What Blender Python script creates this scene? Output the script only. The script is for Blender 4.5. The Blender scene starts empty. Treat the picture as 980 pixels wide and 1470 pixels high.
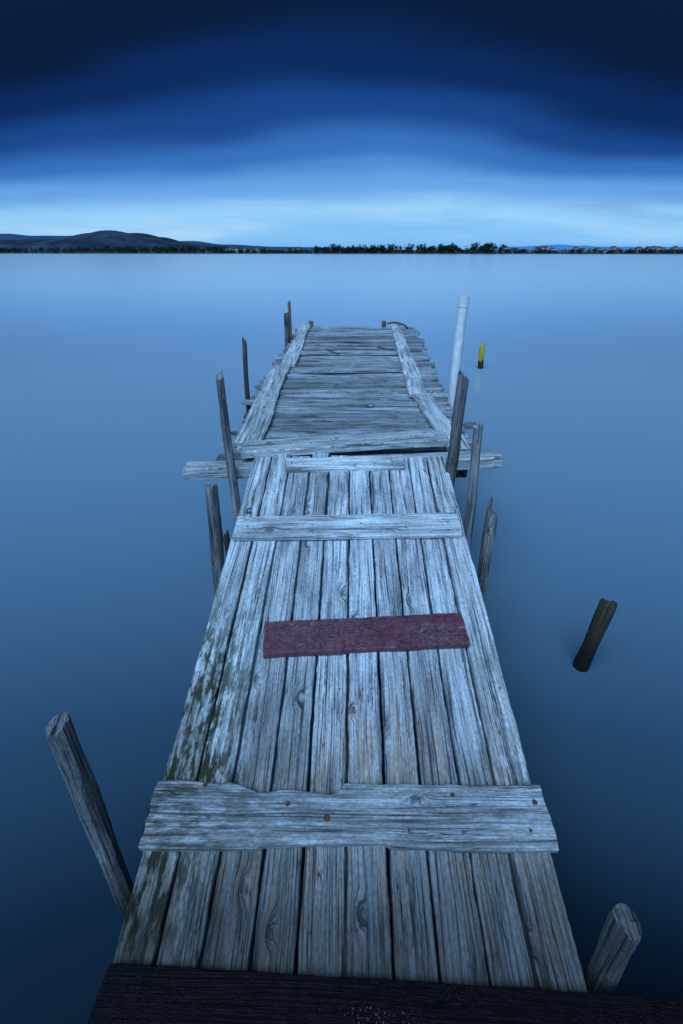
import bpy, math, random
from mathutils import Vector, Matrix, noise as mn
random.seed(7)
CAMZ=2.1
scene=bpy.context.scene
COL=scene.collection

# ---------------------------------------------------------------- node helper
class NT:
    def __init__(s,tree): s.t=tree; s.n=tree.nodes; s.l=tree.links
    def node(s,typ,ins=None,**props):
        n=s.n.new(typ)
        for k,v in props.items(): setattr(n,k,v)
        if ins:
            for k,v in ins.items(): s.set(n.inputs[k],v)
        return n
    def set(s,sock,v):
        if isinstance(v,bpy.types.NodeSocket): s.l.new(v,sock)
        elif v is not None: sock.default_value=v
    def m(s,op,a,b=None,c=None,clamp=False):
        n=s.n.new('ShaderNodeMath'); n.operation=op; n.use_clamp=clamp
        s.set(n.inputs[0],a)
        if b is not None: s.set(n.inputs[1],b)
        if c is not None: s.set(n.inputs[2],c)
        return n.outputs[0]
    def comb(s,x,y,z=0.0):
        n=s.n.new('ShaderNodeCombineXYZ')
        s.set(n.inputs[0],x); s.set(n.inputs[1],y); s.set(n.inputs[2],z); return n.outputs[0]
    def noise(s,vec,scale=1.0,detail=3.0,rough=.5,dist=0.0,dim='3D'):
        n=s.n.new('ShaderNodeTexNoise'); n.noise_dimensions=dim
        s.set(n.inputs['Vector'],vec); n.inputs['Scale'].default_value=scale
        n.inputs['Detail'].default_value=detail; n.inputs['Roughness'].default_value=rough
        n.inputs['Distortion'].default_value=dist
        return n.outputs[0]
    def ramp(s,fac,stops,interp='LINEAR'):
        n=s.n.new('ShaderNodeValToRGB'); cr=n.color_ramp; cr.interpolation=interp
        while len(cr.elements)>1: cr.elements.remove(cr.elements[-1])
        cr.elements[0].position=stops[0][0]; cr.elements[0].color=(*stops[0][1],1)
        for p,c in stops[1:]:
            e=cr.elements.new(p); e.color=(*c,1)
        s.set(n.inputs[0],fac); return n.outputs[0]
    def mr(s,v,a,b,c=0.0,d=1.0,smooth=False):
        n=s.n.new('ShaderNodeMapRange'); n.interpolation_type='SMOOTHSTEP' if smooth else 'LINEAR'
        s.set(n.inputs[0],v)
        for i,x in enumerate((a,b,c,d)): s.set(n.inputs[i+1],x)
        return n.outputs[0]
    def mix(s,fac,a,b,mode='MIX'):
        n=s.n.new('ShaderNodeMix'); n.data_type='RGBA'; n.blend_type=mode
        s.set(n.inputs[0],fac)
        for i,x in ((6,a),(7,b)):
            if isinstance(x,tuple): x=(*x,1) if len(x)==3 else x
            s.set(n.inputs[i],x)
        return n.outputs[2]

def new_mat(name):
    m=bpy.data.materials.new(name); m.use_nodes=True
    nt=NT(m.node_tree); b=m.node_tree.nodes['Principled BSDF']
    return m,nt,b

def wood_mat(name,light,dark,moss=(.040,.046,.022),bump=.9,contrast=1.3,paint=None,blister=(.22,.16,.19),spec=.25,patch=.5,stain=.5):
    m,t,b=new_mat(name)
    uv=t.node('ShaderNodeUVMap',uv_map='UVMap').outputs[0]
    sp=t.node('ShaderNodeSeparateXYZ',{0:uv}); u,v=sp.outputs[0],sp.outputs[1]
    tint=t.node('ShaderNodeAttribute',attribute_name='tint').outputs[0]
    wear_shade=t.node('ShaderNodeAttribute',attribute_name='wear_shade').outputs[0]
    ws=t.node('ShaderNodeSeparateColor',{0:wear_shade}); wet_shade,mos,brn=ws.outputs[0],ws.outputs[1],ws.outputs[2]
    # knots (only some voronoi cells carry one)
    vo=t.node('ShaderNodeTexVoronoi',{'Vector':t.comb(t.m('MULTIPLY',u,6.5),t.m('MULTIPLY',v,3.2)),'Scale':1.0},voronoi_dimensions='2D')
    vc=t.node('ShaderNodeSeparateColor',{0:vo.outputs['Color']}).outputs[0]
    has=t.m('GREATER_THAN',vc,.52)
    wob=t.noise(t.comb(t.m('MULTIPLY',u,40),t.m('MULTIPLY',v,20)),1,2,.5,dim='2D')
    d=t.m('ADD',vo.outputs['Distance'],t.m('MULTIPLY',t.m('SUBTRACT',wob,.5),.06))
    k=t.m('MULTIPLY',t.mr(d,0.0,.20,1.0,0.0,True),has)
    core=t.m('MULTIPLY',t.mr(d,.035,.075,1.0,0.0,True),has)
    n0=t.noise(t.comb(t.m('MULTIPLY',u,6),t.m('MULTIPLY',v,1.1)),1,2,dim='2D')
    g=t.m('ADD',u,t.m('MULTIPLY',n0,.035)); g=t.m('ADD',g,t.m('MULTIPLY',k,.024))
    h1=t.noise(t.comb(t.m('MULTIPLY',g,190),t.m('MULTIPLY',v,3.0)),1,3,.65,dim='2D')
    h2=t.noise(t.comb(t.m('MULTIPLY',g,60),t.m('MULTIPLY',v,1.1)),1,2,.5,dim='2D')
    cr=t.noise(t.comb(t.m('MULTIPLY',g,38),t.m('MULTIPLY',v,1.7),3.3),1,3,.6,dim='2D')
    crack=t.mr(t.m('ABSOLUTE',t.m('SUBTRACT',cr,.56)),0.0,.018,1.0,0.0)
    cm=t.noise(t.comb(t.m('MULTIPLY',u,9),t.m('MULTIPLY',v,2.1)),1,2,dim='2D')
    crack=t.m('MULTIPLY',crack,t.mr(cm,.42,.58,0,1))
    ring=t.m('MULTIPLY_ADD',t.m('SINE',t.m('MULTIPLY',d,170)),.5,.5)
    ring=t.m('MULTIPLY',ring,t.m('MULTIPLY',t.mr(d,.05,.13,1,0),has))
    h=t.m('ADD',t.m('MULTIPLY',h1,.62),t.m('MULTIPLY',h2,.38))
    h=t.m('SUBTRACT',h,t.m('MULTIPLY',ring,.10))
    c0=.5-.17/contrast; c1=.5+.13/contrast
    f=t.mr(h,c0,c1,0,1)
    mid=tuple(l*.62+dk*.38 for l,dk in zip(light,dark))
    col=t.ramp(f,[(0,dark),(.30,mid),(.62,light),(1,tuple(min(1,x*1.22) for x in light))])
    # blotches
    pt=t.noise(t.comb(t.m('MULTIPLY',u,7),t.m('MULTIPLY',v,2.2)),1,5,.65,dim='2D')
    pf=t.mr(pt,.3,.7,1-patch,1.15)
    col=t.mix(1.0,col,t.comb(pf,pf,pf),'MULTIPLY')
    fine=t.noise(t.comb(t.m('MULTIPLY',u,170),t.m('MULTIPLY',v,60)),1,2,.7,dim='2D')
    ff=t.mr(fine,.3,.7,.72,1.24)
    col=t.mix(1.0,col,t.comb(ff,ff,ff),'MULTIPLY')
    # grey mildew stains drawn out along the grain
    sn=t.noise(t.comb(t.m('MULTIPLY',g,22),t.m('MULTIPLY',v,3.6)),1,5,.7,dim='2D')
    sf=t.mr(sn,.56,.72,1,1-stain)
    col=t.mix(1.0,col,t.comb(sf,sf,sf),'MULTIPLY')
    col=t.mix(t.m('MULTIPLY',core,.65),col,tuple(x*.9 for x in dark))
    col=t.mix(t.m('MULTIPLY',crack,.9),col,tuple(x*.3 for x in dark))
    # brown exposed wood
    bf=t.m('MULTIPLY',brn,t.mr(t.noise(t.comb(t.m('MULTIPLY',g,30),t.m('MULTIPLY',v,3.1)),1,4,.6,dim='2D'),.35,.65,0,1))
    col=t.mix(bf,col,t.mix(1.0,col,(1.10,.80,.62),'MULTIPLY'))
    # moss / lichen
    mf=t.m('MULTIPLY',mos,t.mr(t.noise(t.comb(t.m('MULTIPLY',u,34),t.m('MULTIPLY',v,9)),1,6,.7,dim='2D'),.42,.56,0,1),clamp=True)
    col=t.mix(mf,col,moss)
    # damp, plus vignette shading painted in on the near ramp planks
    wf=t.mr(t.m('ADD',wet_shade,t.m('MULTIPLY',t.m('SUBTRACT',pt,.5),t.m('MULTIPLY',wet_shade,.9))),0,1,1,.10)
    col=t.mix(1.0,col,t.comb(wf,wf,wf),'MULTIPLY')
    col=t.mix(1.0,col,tint,'MULTIPLY')
    rough=.85
    if paint:
        pm=t.noise(t.comb(t.m('MULTIPLY',u,26),t.m('MULTIPLY',v,26)),1,6,.72,.6,dim='2D')
        edge=t.mr(t.m('ADD',pm,t.m('MULTIPLY',t.m('SUBTRACT',h2,.5),.35)),.61,.64,0,1)
        blis=t.node('ShaderNodeTexVoronoi',{'Vector':t.comb(t.m('MULTIPLY',u,75),t.m('MULTIPLY',v,55)),'Scale':1.0},voronoi_dimensions='2D').outputs['Distance']
        bm=t.mr(t.m('ABSOLUTE',t.m('SUBTRACT',blis,.3)),0,.09,1,0)
        bm=t.m('MULTIPLY',bm,t.mr(pt,.45,.51,0,1))
        pc=t.mix(t.mr(pm,.3,.6,0,1),tuple(x*.6 for x in paint),tuple(x*1.7 for x in paint))
        pc=t.mix(t.m('MULTIPLY',bm,.75),pc,blister)
        pc=t.mix(t.mr(t.m('ABSOLUTE',t.m('SUBTRACT',pm,.58)),0,.016,.85,0),pc,tuple(x*.25 for x in paint))
        pc=t.mix(1.0,pc,t.comb(ff,ff,ff),'MULTIPLY')
        col=t.mix(edge,pc,t.mix(.35,col,paint))
        rough=t.mr(edge,0,1,.42,.8)
        h=t.m('ADD',t.m('MULTIPLY',h,.4),t.m('ADD',t.m('MULTIPLY',pm,.5),t.m('MULTIPLY',bm,.15)))
    t.set(b.inputs['Base Color'],col); t.set(b.inputs['Roughness'],rough)
    b.inputs['Specular IOR Level'].default_value=spec
    hh=t.m('SUBTRACT',t.m('ADD',h,t.m('MULTIPLY',fine,.12)),t.m('MULTIPLY',crack,.5))
    bp=t.node('ShaderNodeBump',{'Height':hh,'Strength':bump,'Distance':.006})
    t.l.new(bp.outputs[0],b.inputs['Normal'])
    return m

M_ramp=wood_mat('weathered_plank',(.49,.53,.57),(.085,.098,.12),bump=.9)
M_cleat=wood_mat('weathered_cleat',(.53,.575,.61),(.11,.125,.15),patch=.48,bump=.9)
M_deck=wood_mat('grey_deck_wood',(.42,.46,.495),(.05,.062,.08),patch=.55)
M_post=wood_mat('old_post_wood',(.33,.35,.37),(.035,.04,.045),patch=.65,bump=1.0)
M_wet=wood_mat('wet_post_wood',(.055,.042,.028),(.008,.006,.005),patch=.6)
M_red=wood_mat('peeling_red_paint',(.20,.15,.16),(.03,.02,.025),paint=(.088,.028,.040),blister=(.22,.15,.17),spec=.35)
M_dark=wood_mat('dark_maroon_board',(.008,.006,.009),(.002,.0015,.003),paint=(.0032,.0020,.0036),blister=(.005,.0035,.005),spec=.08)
M_yel=wood_mat('yellow_paint_post',(.60,.46,.015),(.12,.09,.01),patch=.5)

def simple(name,col,rough=.6,metal=0,nscale=20,var=.4):
    m,t,b=new_mat(name)
    tc=t.node('ShaderNodeTexCoord').outputs['Object']
    n=t.noise(tc,nscale,5,.65)
    f=t.mr(n,.3,.7,1-var,1+var*.4)
    t.set(b.inputs['Base Color'],t.mix(1.0,(*col,1),t.comb(f,f,f),'MULTIPLY'))
    b.inputs['Roughness'].default_value=rough; b.inputs['Metallic'].default_value=metal
    bp=t.node('ShaderNodeBump',{'Height':n,'Strength':.3,'Distance':.003}); t.l.new(bp.outputs[0],b.inputs['Normal'])
    return m
M_rust=simple('rusty_iron',(.09,.035,.022),.8,.1,200)
M_pipe=simple('white_plastic_pipe',(.66,.70,.72),.45,0,14,.25)
M_rope=simple('dark_rope',(.05,.05,.05),.9,0,80)
M_crumb=simple('pale_crumbs',(.09,.085,.09),.9,0,80)

# ---------------------------------------------------------------- mesh builder
class MB:
    def __init__(s): s.v=[];s.f=[];s.uv=[];s.t=[];s.w=[]
    def add(s,co,uv,tint=(1,1,1),wear_shade=(0,0,0)):
        s.v.append(tuple(co)); s.uv.append(uv); s.t.append((*tint,1)); s.w.append((*wear_shade,1)); return len(s.v)-1
    def obj(s,name,mat,parent=None,smooth=True,mats=None,fm=None):
        me=bpy.data.meshes.new(name); me.from_pydata(s.v,[],s.f); me.update()
        ul=me.uv_layers.new(name='UVMap')
        for lp in me.loops: ul.data[lp.index].uv=s.uv[lp.vertex_index]
        for an,arr in (('tint',s.t),('wear_shade',s.w)):
            a=me.color_attributes.new(an,'FLOAT_COLOR','POINT')
            for i,c in enumerate(arr): a.data[i].color=c
        me.materials.append(mat)
        if mats:
            for x in mats: me.materials.append(x)
            for i,p in enumerate(me.polygons): p.material_index=fm[i]
        if smooth:
            me.polygons.foreach_set('use_smooth',[True]*len(me.polygons))
            try: me.set_sharp_from_angle(angle=math.radians(38))
            except Exception: pass
        o=bpy.data.objects.new(name,me); COL.objects.link(o)
        if parent: o.parent=parent
        return o

def empty(name):
    o=bpy.data.objects.new(name,None); COL.objects.link(o); return o

def plank(mb,a,b,w,t,up=(0,0,1),step=.04,chip=.002,endj=.004,cup=.0,tint=(1,1,1),wear_shade=None,wl=None,wr=None,warp=.002,r=.003,nx=5):
    """board with its top centre line running a->b; wl/wr: edge offset functions of fraction"""
    a=Vector(a);b=Vector(b);d=(b-a);L=d.length;d.normalize()
    up=Vector(up); ac=d.cross(up).normalized(); up=ac.cross(d).normalized()   # ac: right-hand side
    n=max(3,int(L/step)); so=random.uniform(-500,500); uo=random.uniform(0,300); vo=random.uniform(0,300)
    rings=[]
    for i in range(n+1):
        f=i/n; s=f*L
        e1=w/2+chip*(mn.noise((s*9,so,1))+.6*mn.noise((s*35,so,2)))
        e2=w/2+chip*(mn.noise((s*9,so,5))+.6*mn.noise((s*35,so,6)))
        if wl: e1+=wl(f)
        if wr: e2+=wr(f)
        z0=warp*mn.noise((s*1.5,so,9))
        prof=[(-e1,-t),(-e1,-t*.5),(-e1,-r),(-e1+r*.8,0)]
        for j in range(1,nx): 
            q=j/nx; prof.append((-e1+r*.8+(e1+e2-1.6*r)*q,-cup*4*q*(1-q)))
        prof+=[(e2-r*.8,0),(e2,-r),(e2,-t*.5),(e2,-t)]
        idx=[]
        for (x,z) in prof:
            ss=s
            if i in(0,n): ss+= (1 if i else -1)*endj*(mn.noise((x*60,so,i*.37+3))+.3)
            p=a+d*ss+ac*x+up*(z+z0+.0006*mn.noise((x*40,s*12,so)))
            wv=wear_shade(p) if wear_shade else (0,0,0)
            idx.append(mb.add(p,(uo+x+(z*.8 if abs(z)>.004 else 0),vo+ss),tint,wv))
        rings.append(idx)
    m=len(rings[0])
    for i in range(n):
        A,B=rings[i],rings[i+1]
        for j in range(m-1): mb.f.append((A[j],B[j],B[j+1],A[j+1]))
        mb.f.append((A[m-1],B[m-1],B[0],A[0]))
    for k,rg in ((0,rings[0]),(1,rings[-1])):
        c=[mb.add(mb.v[i],(mb.uv[i][0]*1.0,mb.uv[i][1]+ (mb.v[i][2])*3),tuple(x*.75 for x in tint),mb.w[i][:3]) for i in rg]
        mb.f.append(tuple(c) if k==0 else tuple(reversed(c)))

def nail(mb,p,r=.006,h=.002,up=Vector((0,0,1))):
    c=Vector(p); k=8; up=Vector(up).normalized(); x=up.orthogonal().normalized(); y=up.cross(x)
    r0=[mb.add(c+(x*math.cos(q*2*math.pi/k)+y*math.sin(q*2*math.pi/k))*r*random.uniform(.85,1.15)-up*.002,(0,0)) for q in range(k)]
    r1=[mb.add(c+(x*math.cos(q*2*math.pi/k)+y*math.sin(q*2*math.pi/k))*r*.7+up*h,(0,0)) for q in range(k)]
    for q in range(k): mb.f.append((r0[q],r0[(q+1)%k],r1[(q+1)%k],r1[q]))
    mb.f.append(tuple(r1))

def post(mb,base,top,r0,r1,tint=(1,1,1),bend=.004,slant=.02,jag=.012,seg=20,wearf=None,lump=.12,groove=.10):
    base=Vector(base);top=Vector(top);d=(top-base);L=d.length;d.normalize()
    x=d.cross(Vector((0,1,0)))
    if x.length<.1: x=Vector((1,0,0))
    x.normalize(); y=d.cross(x)
    so=random.uniform(-300,300); n=max(8,int(L/.03)); uo=random.uniform(0,300);vo=random.uniform(0,300)
    ph=random.uniform(0,6.28)
    rings=[]
    for i in range(n+1):
        f=i/n; s=f*L; r=r0+(r1-r0)*f
        c=base+d*s+x*bend*mn.noise((s*2,so,0))*2+y*bend*mn.noise((s*2,so,7))*2
        idx=[]
        for q in range(seg+1):
            an=q/seg*2*math.pi
            ca,sa=math.cos(an),math.sin(an)
            rr=r*(1+lump*mn.noise((ca*.9+so,sa*.9,s*5))+groove*(mn.noise((ca*4+so,sa*4,s*1.2))-max(0,mn.noise((ca*7,sa*7,s*.8+so))))+.05*mn.noise((ca*3,sa*3,s*22+so)))
            hh=0
            if i==n: 
                hh=slant*math.cos(an+ph)+jag*mn.noise((ca*1.6,sa*1.6,so)); rr*=.90
            if i==n-1: hh=slant*.8*math.cos(an+ph)+.018
            if i==n-2: hh=slant*.4*math.cos(an+ph)
            p=c+(x*ca+y*sa)*rr+d*hh
            idx.append(mb.add(p,(uo+q/seg*2*math.pi*r0,vo+s),tint,wearf(p) if wearf else (0,0,0)))
        rings.append((idx,c))
    for i in range(n):
        A,B=rings[i][0],rings[i+1][0]
        for q in range(seg): mb.f.append((A[q],A[q+1],B[q+1],B[q]))
    A=rings[-1][0]; c=rings[-1][1]
    prev=[mb.add(mb.v[i],(uo+5+(Vector(mb.v[i])-c).dot(x),vo+(Vector(mb.v[i])-c).dot(y)*.6),tuple(k*1.15 for k in tint)) for i in A]
    for fr in (.75,.5,.25):
        cur=[]
        for q,i in enumerate(A):
            v=Vector(mb.v[i]); off=(v-c); hgt=off.dot(d)
            p=c+off*fr + d*(hgt*(1-fr)*.4+ .004*mn.noise((off.dot(x)*fr*90,off.dot(y)*fr*90,so)))
            cur.append(mb.add(p,(uo+5+(p-c).dot(x),vo+(p-c).dot(y)*.6),tuple(k*1.05 for k in tint)))
        for q in range(seg): mb.f.append((prev[q],prev[q+1],cur[q+1],cur[q]))
        prev=cur
    mb.f.append(tuple(prev[:-1]))

Z=lambda z: z+CAMZ

# ================================================================ GANGWAY
gang=empty('wooden_gangway')
S=.2027; rampz=lambda y: Z(-1.7053+S*y)
nrm=Vector((0,-S,1)).normalized()
cx=lambda y: .01+(y-.56)*.018
def wear_shade_ramp(p):
    y,x=p.y,p.x
    wet_shade=max(0,min(1,(1.50-y)/.95))*.60+max(0,min(1,(.90-y)/.25))*.30  # near end darker: damp wood plus vignette shade put into the colour
    left=max(0,min(1,(-x-.22)/.34))
    mos=left*max(0,1-abs(y-1.2)/.75)*1.6+left*max(0,1-abs(y-.65)/.5)*.7+max(0,1-abs(y-.98)/.12)*.35
    mos+= max(0,1-abs(y-1.0)/.5)*max(0,(x-.45)/.2)*.5
    brn=max(0,min(1,(1.25-y)/.5))*.8+max(0,1-abs(y-1.1)/.35)*.7*(1 if -.1<x<.35 else .2)
    return (min(1,wet_shade),min(1,mos),min(1,brn))
mb=MB(); W=1.2
ws=[random.uniform(.93,1.08) for _ in range(10)]; ws[0]*=.95; sw=sum(ws)
pos=-W/2; nails=MB()
for i,wi in enumerate(ws):
    w=wi/sw*W; xc=pos+w/2; pos+=w
    y0=.40+random.uniform(-.01,.01); y1=2.86+random.uniform(-.02,.05)
    dz=random.uniform(-.004,.004)
    a=(cx(y0)+xc,y0,rampz(y0)+dz); b=(cx(y1)+xc,y1,rampz(y1)+dz)
    k=random.uniform(.82,1.10)
    plank(mb,a,b,w-.0095,.028,up=nrm,tint=(k*random.uniform(.97,1.05),k,k*random.uniform(.97,1.03)),wear_shade=wear_shade_ramp,chip=.004,cup=.0015,step=.02,r=.004)
    for yy in (1.30,1.86,2.48,.62):
        for q in(-.25,.25):
            if random.random()<.6:
                nail(nails,(cx(yy)+xc+q*w,yy+random.uniform(-.01,.01),rampz(yy)+dz),r=.0035,up=nrm)
mb.obj('planks',M_ramp,gang)
mb=MB()
for xx in (-.5,.0,.5):
    plank(mb,(xx+.02,.42,rampz(.42)-.034),(xx+.05,2.84,rampz(2.84)-.034),.06,.10,up=nrm,tint=(.25,.25,.25),step=.2)
for yy in (.75,1.75,2.4):
    plank(mb,(-.60,yy,rampz(yy)-.137),(.64,yy,rampz(yy)-.137),.08,.06,tint=(.25,.25,.25),step=.2)
mb.obj('bearers',M_post,gang)

def on(y,h=.0): return rampz(y)+h
def tears(f):   # torn rear edge of the big cleat
    if f<.19: return .004*math.sin(f*30)
    if f<.26: return -.026*(f-.19)/.07
    if f<.42: return -.026-.003*math.sin(f*50)
    if f<.475: return -.030-.006*math.sin((f-.42)/.055*math.pi)
    if f<.49: return -.030+.024*(f-.475)/.015
    return -.006
mb=MB()
def wc(p):
    return (.30+.25*max(0,-p.x),.9*max(0,(-p.x-.1))+.34,.2)
plank(mb,(-.583,.876,on(.876,.028)),(.625,.872,on(.872,.028)),.180,.026,up=nrm,wear_shade=wc,wl=tears,wr=lambda f:.004*math.sin(f*9)-(.008 if .28<f<.6 else 0),chip=.003,endj=.008,tint=(.93,.93,.96),step=.012,nx=8)
mb.obj('broken_cleat',M_cleat,gang)
mb=MB()
plank(mb,(-.543,2.165,on(2.165,.026)),(.610,2.20,on(2.20,.026)),.165,.025,up=nrm,chip=.002,tint=(1.06,1.06,1.06),step=.03,nx=7)
plank(mb,(-.545,2.094,on(2.09,.030)),(.600,2.118,on(2.118,.030)),.028,.022,up=nrm,chip=.003,tint=(.95,.95,.95),step=.03)
plank(mb,(-.335,2.735,on(2.735,.026)),(.375,2.762,on(2.762,.026)),.125,.026,up=nrm,chip=.002,tint=(1.12,1.12,1.1),step=.03)
plank(mb,(.305,2.762,on(2.762,.034)),(.375,2.764,on(2.764,.034)),.118,.007,up=nrm,chip=.002,tint=(1.0,1.0,1.0),step=.03)
mb.obj('cleats',M_cleat,gang)
mb=MB()
plank(mb,(-.312,1.497,on(1.497,.032)),(.507,1.545,on(1.545,.032)),.158,.030,up=nrm,chip=.004,endj=.006,step=.015,nx=7,wear_shade=lambda p:(0,0,0),r=.004)
mb.obj('red_painted_cleat',M_red,gang)
for (x,y,r) in [(-.43,.955,.011),(-.165,.90,.010),(-.045,.862,.013),(.345,.925,.009),(.595,.905,.010),(.56,.83,.006),(-.5,.82,.006),(.2,.83,.005)]:
    nail(nails,(x,y,on(y,.028)),r=r,h=.002,up=nrm)
for (x,y) in [(-.48,2.17),(-.47,2.12),(-.15,2.18),(.1,2.19),(.33,2.16),(.55,2.20),(.54,2.14),(-.3,2.74),(.2,2.74)]:
    nail(nails,(x,y,on(y,.027)),r=.006,up=nrm)
for (x,y) in [(-.27,1.53),(-.27,1.47),(.02,1.52),(.47,1.58),(.46,1.50)]:
    nail(nails,(x,y,on(y,.033)),r=.005,up=nrm)
nails.obj('rusty_nails',M_rust,gang)

# ================================================================ DARK LANDING at the foot
land=empty('dark_landing_platform')
mb=MB()
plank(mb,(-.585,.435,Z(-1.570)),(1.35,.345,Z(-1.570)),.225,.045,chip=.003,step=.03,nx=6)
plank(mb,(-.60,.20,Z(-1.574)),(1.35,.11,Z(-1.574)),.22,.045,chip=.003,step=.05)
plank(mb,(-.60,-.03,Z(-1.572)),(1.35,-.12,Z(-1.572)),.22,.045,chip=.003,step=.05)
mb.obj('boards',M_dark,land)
mb=MB()
for xx in(-.5,.35,1.2): plank(mb,(xx,.5,Z(-1.625)),(xx,-.3,Z(-1.625)),.08,.10,tint=(.3,.3,.3),step=.2)
for xx in(-.5,.35,1.2):
    post(mb,(xx,.25,-.6),(xx,.25,Z(-1.73)),.05,.05,tint=(.4,.4,.4))
mb.obj('supports',M_post,land)
mb=MB()
for i in range(80):
    x=random.gauss(.085,.05); y=.465-abs(random.gauss(0,.035)); 
    nail(mb,(x,y,Z(-1.568)),r=random.uniform(.0006,.0018),h=.0012)
mb.obj('crumbs',M_crumb,land)

# ================================================================ JETTY DECK
deck=empty('wooden_jetty')
dz=lambda y: Z(-1.325+.05*y)
def dcx(y): return .065 if y<4.4 else .065+.165*((y-4.4)/3.1)**1.3
mb=MB(); y=2.98; 
while y<7.50:
    w=random.choice([.065,.075,.085,.095,.11,.13,.07]); gap=random.choice([.003,.004,.006,.012,.016])
    c=dcx(y); hl=.835+random.uniform(-.04,.04); hr=.845+random.uniform(-.05,.05)
    if random.random()<.12: hr+=.06
    if random.random()<.10: hl+=.05
    yaw=random.uniform(-.012,.012); zz=random.uniform(-.009,.009)+dz(y); tl=random.uniform(-.007,.007)
    k=random.uniform(.55,1.10)
    plank(mb,(c-hl,y-yaw,zz-tl),(c+hr,y+yaw,zz+tl),w,.028,tint=(k*random.uniform(.93,1.03),k,k*random.uniform(.98,1.08)),chip=.008,endj=.02,step=.04,warp=.012,cup=.002,nx=4,
          wear_shade=lambda p:(.05,.12*max(0,-p.x),.12))
    y+=w+gap
plank(mb,(-.52,5.78,dz(5.78)+.03),(.66,5.80,dz(5.8)+.03),.13,.025,tint=(1.05,1.05,1.05),chip=.006,endj=.02)
plank(mb,(-.40,5.0,dz(5.0)+.028),(.58,5.06,dz(5.06)+.028),.11,.022,tint=(.95,.95,1.0),chip=.005,endj=.02)
mb.obj('deck_boards',M_deck,deck)
mb=MB()
def runner(a,b,w,k,h=.030): 
    plank(mb,(a[0],a[1],dz(a[1])+h),(b[0],b[1],dz(b[1])+h),w,.026,tint=(k,k,k),chip=.006,endj=.015,step=.04,warp=.006,nx=6,wr=lambda f:.012*math.sin(f*7),wear_shade=lambda p:(0,.1,.1))
runner((-.56,5.22),(-.515,7.56),.15,1.08)
runner((-.64,3.12),(-.625,5.20),.185,.92,.032)
runner((.662,4.20),(.785,7.52),.15,1.05)
runner((.775,3.02),(.69,4.22),.155,1.05,.034)
mb.obj('runner_boards',M_cleat,deck)
mb=MB()
for xx in(-.6,.1,.8):
    plank(mb,(xx,3.0,dz(3.0)-.044),(xx+.15,7.5,dz(7.5)-.044),.08,.12,tint=(.3,.3,.3),step=.3)
for yy in (3.4,4.7,6.1,7.35):
    plank(mb,(dcx(yy)-.84,yy,dz(yy)-.17),(dcx(yy)+.84,yy,dz(yy)-.17),.09,.09,tint=(.3,.3,.3),step=.3)
    for s in(-.68,.68):
        post(mb,(dcx(yy)+s,yy+.06,-.7),(dcx(yy)+s,yy+.06,dz(yy)-.17),.05,.045,tint=(.3,.3,.28))
mb.obj('substructure',M_post,deck)
mb=MB()
plank(mb,(-.975,2.83,Z(-1.178)),(1.01,2.93,Z(-1.135)),.13,.075,tint=(.88,.88,.87),chip=.005,endj=.01,warp=.004,r=.008)
mb.obj('crossbeam',M_cleat,deck)
mb=MB()
plank(mb,(-.635,2.955,Z(-1.098)),(.665,3.055,Z(-1.050)),.20,.045,tint=(.95,.95,.94),chip=.006,endj=.01,warp=.004,r=.007,nx=7,wear_shade=lambda p:(.0,.2,.1))
plank(mb,(-.70,3.10,Z(-1.155)),(.92,3.16,Z(-1.135)),.10,.04,tint=(.8,.8,.8),chip=.006)
mb.obj('threshold_plank',M_cleat,deck)
mb=MB()
for i in range(10):
    f=i/9; nail(mb,(-.6+1.22*f,2.94+.1*f+random.uniform(-.04,.04),Z(-1.097+.046*f)),r=.006)
for yy in [3.3+.42*i for i in range(10)]:
    nail(mb,(-.62,yy,dz(yy)+.034),r=.006); nail(mb,(.70 if yy<5.5 else .75,yy,dz(yy)+.036),r=.006)
mb.obj('deck_nails',M_rust,deck)
mb=MB()
post(mb,(-.44,7.50,0),(-.44,7.50,dz(7.5)+.075),.035,.033,tint=(.55,.4,.3),jag=.01,slant=.004)
post(mb,(.615,7.48,0),(.615,7.48,dz(7.5)+.075),.035,.033,tint=(.55,.4,.3),jag=.01,slant=.004)
mb.obj('end_stubs',M_post,deck)
def tube(name,pts,r,mat,parent=None):
    cu=bpy.data.curves.new(name,'CURVE'); cu.dimensions='3D'; cu.bevel_depth=r; cu.bevel_resolution=3
    sp=cu.splines.new('BEZIER'); sp.bezier_points.add(len(pts)-1)
    for i,p in enumerate(pts):
        bp=sp.bezier_points[i]; bp.co=p; bp.handle_left_type=bp.handle_right_type='AUTO'
    cu.materials.append(mat)
    o=bpy.data.objects.new(name,cu); COL.objects.link(o)
    if parent:o.parent=parent
    return o
zz=dz(7.4)
tube('rope',[(.66,7.5,zz+.04),(.74,7.5,zz+.06),(.84,7.46,zz+.05),(.92,7.4,zz+.02),(.97,7.38,zz-.05),(.95,7.42,zz-.25)],.012,M_rope,deck)
tube('iron_strap',[(-.17,5.85,dz(5.85)+.045),(-.12,5.72,dz(5.8)+.05),(-.03,5.66,dz(5.7)+.03)],.007,M_rope,deck)
tube('iron_hook',[(.42,5.95,dz(5.9)+.05),(.50,5.85,dz(5.85)+.05),(.62,5.84,dz(5.85)+.04)],.007,M_rope,deck)

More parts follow.
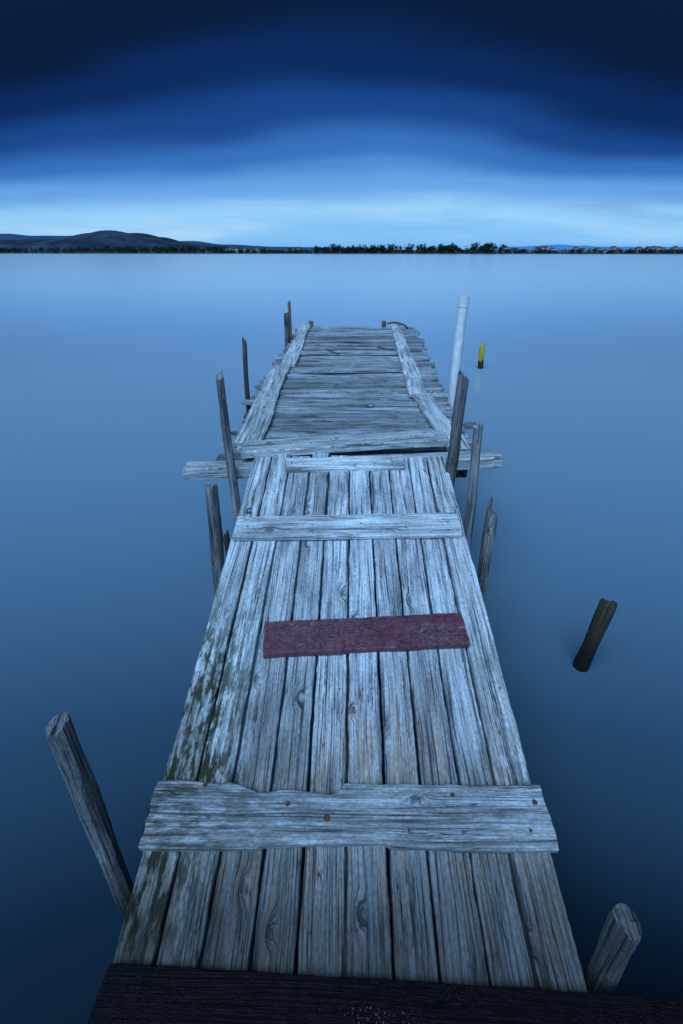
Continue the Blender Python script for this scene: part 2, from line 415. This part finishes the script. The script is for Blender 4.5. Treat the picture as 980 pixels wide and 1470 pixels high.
# ================================================================ POSTS
def wetline(p):
    return (max(0,min(1,(.42-p.z)/.35)),.3 if p.z<.5 else .15,.15)
def wp(name,base,top,r0,r1,tint=(1,1,1),mat=M_post,**kw):
    mb=MB(); post(mb,base,top,r0,r1,tint=tint,wearf=wetline,**kw); return mb.obj(name,mat)
wp('wooden_post',(-.725,.845,-.5),(-.728,.845,Z(-1.065)),.031,.034,tint=(.50,.50,.52),lump=.14,slant=.010,jag=.010,seg=30,groove=.08)
wp('wooden_post',(-.74,2.3,-.5),(-.68,2.3,Z(-1.07)),.040,.034,tint=(.65,.65,.65),slant=.006)
wp('wooden_post',(-.655,2.42,-.5),(-.665,2.42,Z(-1.44)),.024,.018,tint=(.5,.38,.28),jag=.05,slant=.02)
wp('wooden_post',(-.645,2.735,-.5),(-.678,2.735,Z(-.600)),.032,.023,tint=(.78,.78,.80),jag=.02)
wp('wooden_post',(-.86,4.2,-.5),(-.80,4.2,Z(-.636)),.026,.019,tint=(.38,.35,.35),jag=.02)
wp('wooden_post',(-.70,6.5,-.5),(-.685,6.5,Z(-.675)),.040,.034,tint=(.42,.37,.33),jag=.03)
wp('wooden_post',(-.67,6.65,-.5),(-.665,6.65,Z(-.56)),.022,.020,tint=(1.1,.70,.52))
wp('wooden_post',(.635,2.69,-.5),(.664,2.70,Z(-.592)),.034,.031,tint=(.55,.53,.53),jag=.02,lump=.2)
wp('wooden_post',(.775,2.5,-.5),(.729,2.5,Z(-.812)),.036,.024,tint=(1.0,1.0,1.0),jag=.03)
wp('wooden_post',(.775,2.15,-.5),(.757,2.15,Z(-1.15)),.034,.029,tint=(.75,.74,.73),jag=.025)
wp('wooden_post',(.77,2.21,-.5),(.758,2.21,Z(-1.11)),.016,.013,tint=(.7,.7,.7),jag=.02)
wp('wooden_post',(.70,.545,-.5),(.662,.548,Z(-1.365)),.030,.034,tint=(.40,.39,.38),lump=.14,jag=.008,slant=.008,seg=30,groove=.07)
wp('wooden_post',(1.325,2.05,-.5),(1.415,2.05,Z(-1.632)),.040,.043,tint=(1.2,1.2,1.2),mat=M_wet,jag=.03,slant=.015,lump=.16)
mb=MB(); post(mb,(2.87,10.2,-.5),(2.82,10.2,Z(-1.64)),.055,.052,jag=.05,slant=.04)
fm=[]
for f in mb.f:
    zc=sum(mb.v[i][2] for i in f)/len(f); fm.append(1 if zc>.17+.03*math.sin(f[0]) else 0)
mb.obj('yellow_marker_post',M_wet,mats=[M_yel],fm=fm)
def pipe(name,base,top,r,ri,mat):
    base=Vector(base);top=Vector(top);d=(top-base).normalized();x=d.orthogonal().normalized();y=d.cross(x)
    mb=MB();k=28;R=[]
    for c,rr in((base,r),(top-d*.09,r),(top-d*.085,r*1.09),(top,r*1.09),(top,ri),(top-d*.4,ri)):
        R.append([mb.add(c+(x*math.cos(q*2*math.pi/k)+y*math.sin(q*2*math.pi/k))*rr,(q/k,0)) for q in range(k)])
    for A,B in zip(R,R[1:]):
        for q in range(k): mb.f.append((A[q],A[(q+1)%k],B[(q+1)%k],B[q]))
    return mb.obj(name,mat)
pipe('white_pipe',(1.035,4.6,-.5),(1.062,4.6,Z(-.335)),.044,.037,M_pipe)

# ================================================================ WATER
m,t,b=new_mat('still_water')
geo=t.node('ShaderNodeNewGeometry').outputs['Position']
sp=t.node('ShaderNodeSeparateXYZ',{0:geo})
# milky water; light falloff painted into the colour, darker towards the camera
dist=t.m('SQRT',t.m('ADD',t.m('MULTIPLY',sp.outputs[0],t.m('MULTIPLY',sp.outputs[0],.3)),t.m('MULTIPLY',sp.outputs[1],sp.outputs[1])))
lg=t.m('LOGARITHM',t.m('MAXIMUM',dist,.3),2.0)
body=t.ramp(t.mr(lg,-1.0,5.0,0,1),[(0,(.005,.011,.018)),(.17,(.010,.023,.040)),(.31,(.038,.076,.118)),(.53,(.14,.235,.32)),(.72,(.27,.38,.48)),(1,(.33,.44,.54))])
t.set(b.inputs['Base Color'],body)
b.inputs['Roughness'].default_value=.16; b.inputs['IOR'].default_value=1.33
n=t.noise(t.comb(sp.outputs[0],t.m('MULTIPLY',sp.outputs[1],1.0),0),.9,3,.5)
bp=t.node('ShaderNodeBump',{'Height':n,'Strength':.06,'Distance':.03}); t.l.new(bp.outputs[0],b.inputs['Normal'])
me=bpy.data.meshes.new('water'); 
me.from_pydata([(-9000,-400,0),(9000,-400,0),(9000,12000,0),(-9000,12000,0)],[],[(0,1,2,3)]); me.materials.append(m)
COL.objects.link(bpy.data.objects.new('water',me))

# ================================================================ FAR SHORE
m,t,b=new_mat('shore_ground')
geo=t.node('ShaderNodeNewGeometry').outputs['Position']
n=t.noise(geo,.02,5,.6)
t.set(b.inputs['Base Color'],t.ramp(n,[(.3,(.02,.03,.025)),(.55,(.04,.045,.04)),(.7,(.08,.065,.06))])); b.inputs['Roughness'].default_value=.95
M_shore=m
mb=MB(); xs=[-7000+i*100 for i in range(46)]+[-2400+i*20 for i in range(200)]+[1600+i*200 for i in range(25)]
rows=[]
for x in xs:
    y0=max(260,800-.30*x)+25*mn.noise((x*.008,0,0))
    rows.append([mb.add((x,yy,zz),(0,0)) for yy,zz in ((y0,-.3),(y0+6,.5),(y0+40,1.0),(y0+800,2),(9500,4),(11500,5))])
for A,B in zip(rows,rows[1:]):
    for j in range(5): mb.f.append((A[j],B[j],B[j+1],A[j+1]))
mb.obj('far_shore_ground',M_shore)

def hillmat(name,c1,c2,sc):
    m,t,b=new_mat(name); geo=t.node('ShaderNodeNewGeometry').outputs['Position']
    n=t.noise(geo,sc,6,.6)
    t.set(b.inputs['Base Color'],t.ramp(n,[(.42,c1),(.60,c2)])); b.inputs['Roughness'].default_value=1; b.inputs['Specular IOR Level'].default_value=0
    return m
def hill(name,x0,x1,y0,y1,fn,mat,nx=160,ny=24):
    mb=MB();R=[]
    for j in range(ny+1):
        g=j/ny;row=[]
        for i in range(nx+1):
            x=x0+(x1-x0)*i/nx;y=y0+(y1-y0)*g
            prof=math.sin(math.pi*min(1,g))**.8 if 0<g<1 else 0
            row.append(mb.add((x,y,fn(x)*prof*(1+.12*mn.noise((x*.004,y*.004,2)))-2),(0,0)))
        R.append(row)
    for A,B in zip(R,R[1:]):
        for i in range(nx): mb.f.append((A[i],A[i+1],B[i+1],B[i]))
    mb.obj(name,mat)
def interp(pts,x):
    if x<=pts[0][0]:return pts[0][1]
    for (a,b_),(c,d) in zip(pts,pts[1:]):
        if x<=c:
            f=(x-a)/(c-a); f=f*f*(3-2*f); return b_+(d-b_)*f
    return pts[-1][1]
U=lambda u,y:y*(u-490)/793
yy=3000
P=[(U(-260,yy),50),(U(-60,yy),70),(U(60,yy),62),(U(110,yy),70),(U(140,yy),92),(U(172,yy),110),(U(200,yy),102),(U(235,yy),76),(U(265,yy),50),(U(300,yy),38),(U(360,yy),24),(U(430,yy),10),(U(480,yy),0)]
hill('hill',U(-260,yy),U(480,yy),2500,3500,lambda x:interp(P,x)+3*mn.noise((x*.01,0,5)),hillmat('hill_scrub',(.015,.028,.045),(.045,.062,.085),.006))
yy=4600
P2=[(U(-300,yy),60),(U(0,yy),142),(U(60,yy),128),(U(120,yy),120),(U(200,yy),96),(U(280,yy),84),(U(330,yy),62),(U(400,yy),44),(U(460,yy),40),(U(560,yy),24),(U(640,yy),0)]
hill('distant_ridge',U(-300,yy),U(640,yy),4300,4900,lambda x:interp(P2,x),hillmat('hazy_ridge',(.03,.060,.11),(.04,.075,.13),.003))  # bluish haze painted into the ridge colour
yy=8000
P3=[(U(560,yy),0),(U(680,yy),40),(U(740,yy),75),(U(800,yy),100),(U(830,yy),88),(U(870,yy),74),(U(930,yy),66),(U(1000,yy),80),(U(1100,yy),70),(U(1300,yy),50)]
hill('distant_ridge',U(560,yy),U(1300,yy),7600,8400,lambda x:interp(P3,x)+6*mn.noise((x*.004,0,3)),hillmat('hazy_far_ridge',(.09,.20,.36),(.10,.22,.38),.002))  # pale aerial haze painted into the base colour

M_leaf,t,b=new_mat('dark_foliage')
geo=t.node('ShaderNodeNewGeometry').outputs['Position']
n=t.noise(geo,.35,3,.6)
t.set(b.inputs['Base Color'],t.ramp(n,[(.35,(.008,.014,.012)),(.65,(.030,.045,.035))])); b.inputs['Roughness'].default_value=1; b.inputs['Specular IOR Level'].default_value=.1
mb=MB()
def tree(x,y,h,w,n=70,flat=.55):
    base=.6; q=.25
    a=[mb.add((x+dx,y+dy,base),(0,0)) for dx,dy in((-q,-q),(q,-q),(0,q))]
    c=[mb.add((x+dx*.5,y+dy*.5,base+h*.7),(0,0)) for dx,dy in((-q,-q),(q,-q),(0,q))]
    for i in range(3): mb.f.append((a[i],a[(i+1)%3],c[(i+1)%3],c[i]))
    lobes=[(random.uniform(-.3,.3)*w,random.uniform(-.3,.3)*w,h*random.uniform(.45,.85),w*random.uniform(.22,.4)) for _ in range(5)]
    for i in range(n):
        lx,ly,lz,lr=random.choice(lobes)
        v=Vector((random.gauss(0,1),random.gauss(0,1),random.gauss(0,1))).normalized()*lr*random.uniform(.5,1)
        p=Vector((x+lx+v.x,y+ly+v.y,base+min(h*1.02,max(h*.12,lz+v.z*flat*1.5))))
        s=w*random.uniform(.08,.15)
        k=[mb.add(p+Vector((random.uniform(-s,s),random.uniform(-s,s),random.uniform(-s,s)*.8)),(0,0)) for _ in range(4)]
        mb.f+= [(k[0],k[1],k[2]),(k[0],k[2],k[3]),(k[1],k[3],k[2])]
def shy(x): return 800-.30*x+25*mn.noise((x*.008,0,0))
def place(u,extra):
    r=(u-490)/793; y=800/(1+.30*r); y+=extra; return r*y,y
for i in range(1250):
    u=random.uniform(-120,1120); x,y=place(u,0); y=shy(x)+random.uniform(10,50)
    tree(x,y,random.uniform(2.6,5.2)*(1.5 if u<300 else 1),random.uniform(4,9),24)
for i in range(130):
    u=random.gauss(215,45) if i%2 else random.uniform(-60,300); x,y=place(u,0); y=shy(x)+random.uniform(20,80)
    tree(x,y,random.uniform(7,12),random.uniform(7,11),60)
for i in range(150):
    u=random.choice([random.gauss(483,16),random.uniform(505,555),random.gauss(568,18),random.gauss(605,14),random.gauss(640,14),random.gauss(700,14),random.uniform(455,665)]); x,y=place(u,0); y=shy(x)+random.uniform(15,50)
    tree(x,y,random.choice([random.uniform(6,10),random.uniform(8,14)]),random.uniform(6,11),90)
for i in range(60):
    u=random.choice([random.uniform(300,460),random.uniform(720,1050)]); x,y=place(u,0); y=shy(x)+random.uniform(15,60)
    tree(x,y,random.uniform(4,9),random.uniform(4,9),50)
mb.obj('distant_trees',M_leaf,smooth=False)

M_wall=simple('pale_render_walls',(.30,.31,.32),.9,0,.05,.5); M_roof=simple('tile_roofs',(.07,.05,.05),.9,0,.05,.3)
mb=MB();fm=[]
def house(x,y,w,d,h,z0=1.0):
    c=[(x-w/2,y-d/2),(x+w/2,y-d/2),(x+w/2,y+d/2),(x-w/2,y+d/2)]
    A=[mb.add((px,py,z0),(0,0)) for px,py in c];B=[mb.add((px,py,z0+h),(0,0)) for px,py in c]
    for i in range(4): mb.f.append((A[i],A[(i+1)%4],B[(i+1)%4],B[i]));fm.append(0)
    r=[mb.add((x-w/2,y,z0+h*1.4),(0,0)),mb.add((x+w/2,y,z0+h*1.4),(0,0))]
    mb.f+= [(B[0],B[1],r[1],r[0]),(B[2],B[3],r[0],r[1]),(B[1],B[2],r[1]),(B[3],B[0],r[0])];fm.extend([1,1,0,0])
for i in range(60):
    u=random.choice([random.uniform(285,470),random.uniform(720,1000),random.uniform(860,1000)]); r=(u-490)/793
    y=800/(1+.3*r)+random.uniform(120,380); house(r*y,y,random.uniform(5,10),random.uniform(7,10),random.uniform(4,7),1.2)
mb.obj('distant_town',M_wall,smooth=False,mats=[M_roof],fm=fm)

# ================================================================ WORLD
world=bpy.data.worlds.new('World'); scene.world=world; world.use_nodes=True
t=NT(world.node_tree); t.n.clear()
SUN_EL=math.radians(58); SUN_ROT=math.radians(205)
tc=t.node('ShaderNodeTexCoord').outputs['Generated']
sp=t.node('ShaderNodeSeparateXYZ',{0:tc}); X,Y,ZZ=sp.outputs
sx=t.comb(t.m('MULTIPLY',X,1.3),t.m('MULTIPLY',Y,1.3),t.m('MULTIPLY',t.m('ADD',ZZ,t.m('MULTIPLY',X,-.05)),6))
n1=t.noise(sx,1.3,3,.4,.3)
sx2=t.comb(t.m('MULTIPLY',X,2.6),t.m('MULTIPLY',Y,2.6),t.m('MULTIPLY',ZZ,20))
n2=t.noise(sx2,1.0,5,.55,.4)
az=t.m('ADD',1.0,t.m('MULTIPLY',t.m('MULTIPLY',X,X),2.0))
e=t.m('MULTIPLY',ZZ,az)
amp=t.mr(ZZ,0,.12,.015,.055)
e=t.m('ADD',e,t.m('MULTIPLY',t.m('SUBTRACT',n1,.5),t.m('MULTIPLY',amp,1.6)))
e=t.m('ADD',e,t.m('MULTIPLY',t.m('SUBTRACT',n2,.5),t.m('MULTIPLY',t.mr(ZZ,0,.08,.0,.035),t.mr(ZZ,.12,.2,1,.35))))
grad=t.ramp(e,[(0,(.17,.45,.87)),(.03,(.24,.55,.92)),(.07,(.30,.61,.94)),(.115,(.14,.38,.81)),(.16,(.040,.17,.52)),(.205,(.011,.066,.27)),(.25,(.004,.026,.12)),(.32,(.003,.012,.048)),(.42,(.004,.014,.045))],'EASE')
wm=t.m('MULTIPLY',t.mr(n2,.46,.70,0,1,True),t.m('MULTIPLY',t.mr(ZZ,.0,.03,0,1,True),t.mr(e,.07,.13,1,0,True)))
grad=t.mix(t.m('MULTIPLY',wm,.6),grad,(.50,.76,.97))
dm=t.m('MULTIPLY',t.mr(n2,.48,.28,0,1,True),t.m('MULTIPLY',t.mr(e,.02,.06,0,1,True),t.mr(e,.10,.15,1,0,True)))
grad=t.mix(t.m('MULTIPLY',dm,.35),grad,(.05,.18,.50))
nish=t.node('ShaderNodeTexSky',sky_type='NISHITA',sun_disc=False,sun_elevation=SUN_EL,sun_rotation=SUN_ROT,air_density=1.0,dust_density=1.5,ozone_density=2.0).outputs[0]
over=t.mix(1.0,nish,(.66,.96,1.22),'MULTIPLY')
ov=t.node('ShaderNodeVectorMath',{0:over},operation='SCALE'); ov.inputs['Scale'].default_value=.13
back=t.m('ADD',t.m('MULTIPLY',Y,-.85),t.m('MULTIPLY',ZZ,.5))
up=t.mr(back,.35,.8,0,1,True)
col=t.mix(up,grad,ov.outputs[0])
bg=t.node('ShaderNodeBackground',{'Color':col,'Strength':1.0})
out=t.node('ShaderNodeOutputWorld'); t.l.new(bg.outputs[0],out.inputs[0])

# ================================================================ SUN
sd=bpy.data.lights.new('sun','SUN'); sd.energy=3.55; sd.angle=math.radians(50); sd.color=(.37,.655,1.0)
so=bpy.data.objects.new('sun',sd); COL.objects.link(so)
dirv=Vector((math.sin(SUN_ROT)*math.cos(SUN_EL),math.cos(SUN_ROT)*math.cos(SUN_EL),math.sin(SUN_EL)))
so.rotation_euler=dirv.to_track_quat('Z','Y').to_euler()
so.location=(0,0,20)

# ================================================================ CAMERA
cd=bpy.data.cameras.new('camera'); cam=bpy.data.objects.new('camera',cd); COL.objects.link(cam)
cd.sensor_fit='AUTO'; cd.sensor_width=36; cd.lens=17.14; cd.clip_start=.05; cd.clip_end=30000
cam.location=(0,0,CAMZ); cam.rotation_euler=(math.radians(90-28.05),0,0)
scene.camera=cam
scene.view_settings.view_transform='Standard'; scene.view_settings.look='None'; scene.view_settings.exposure=0
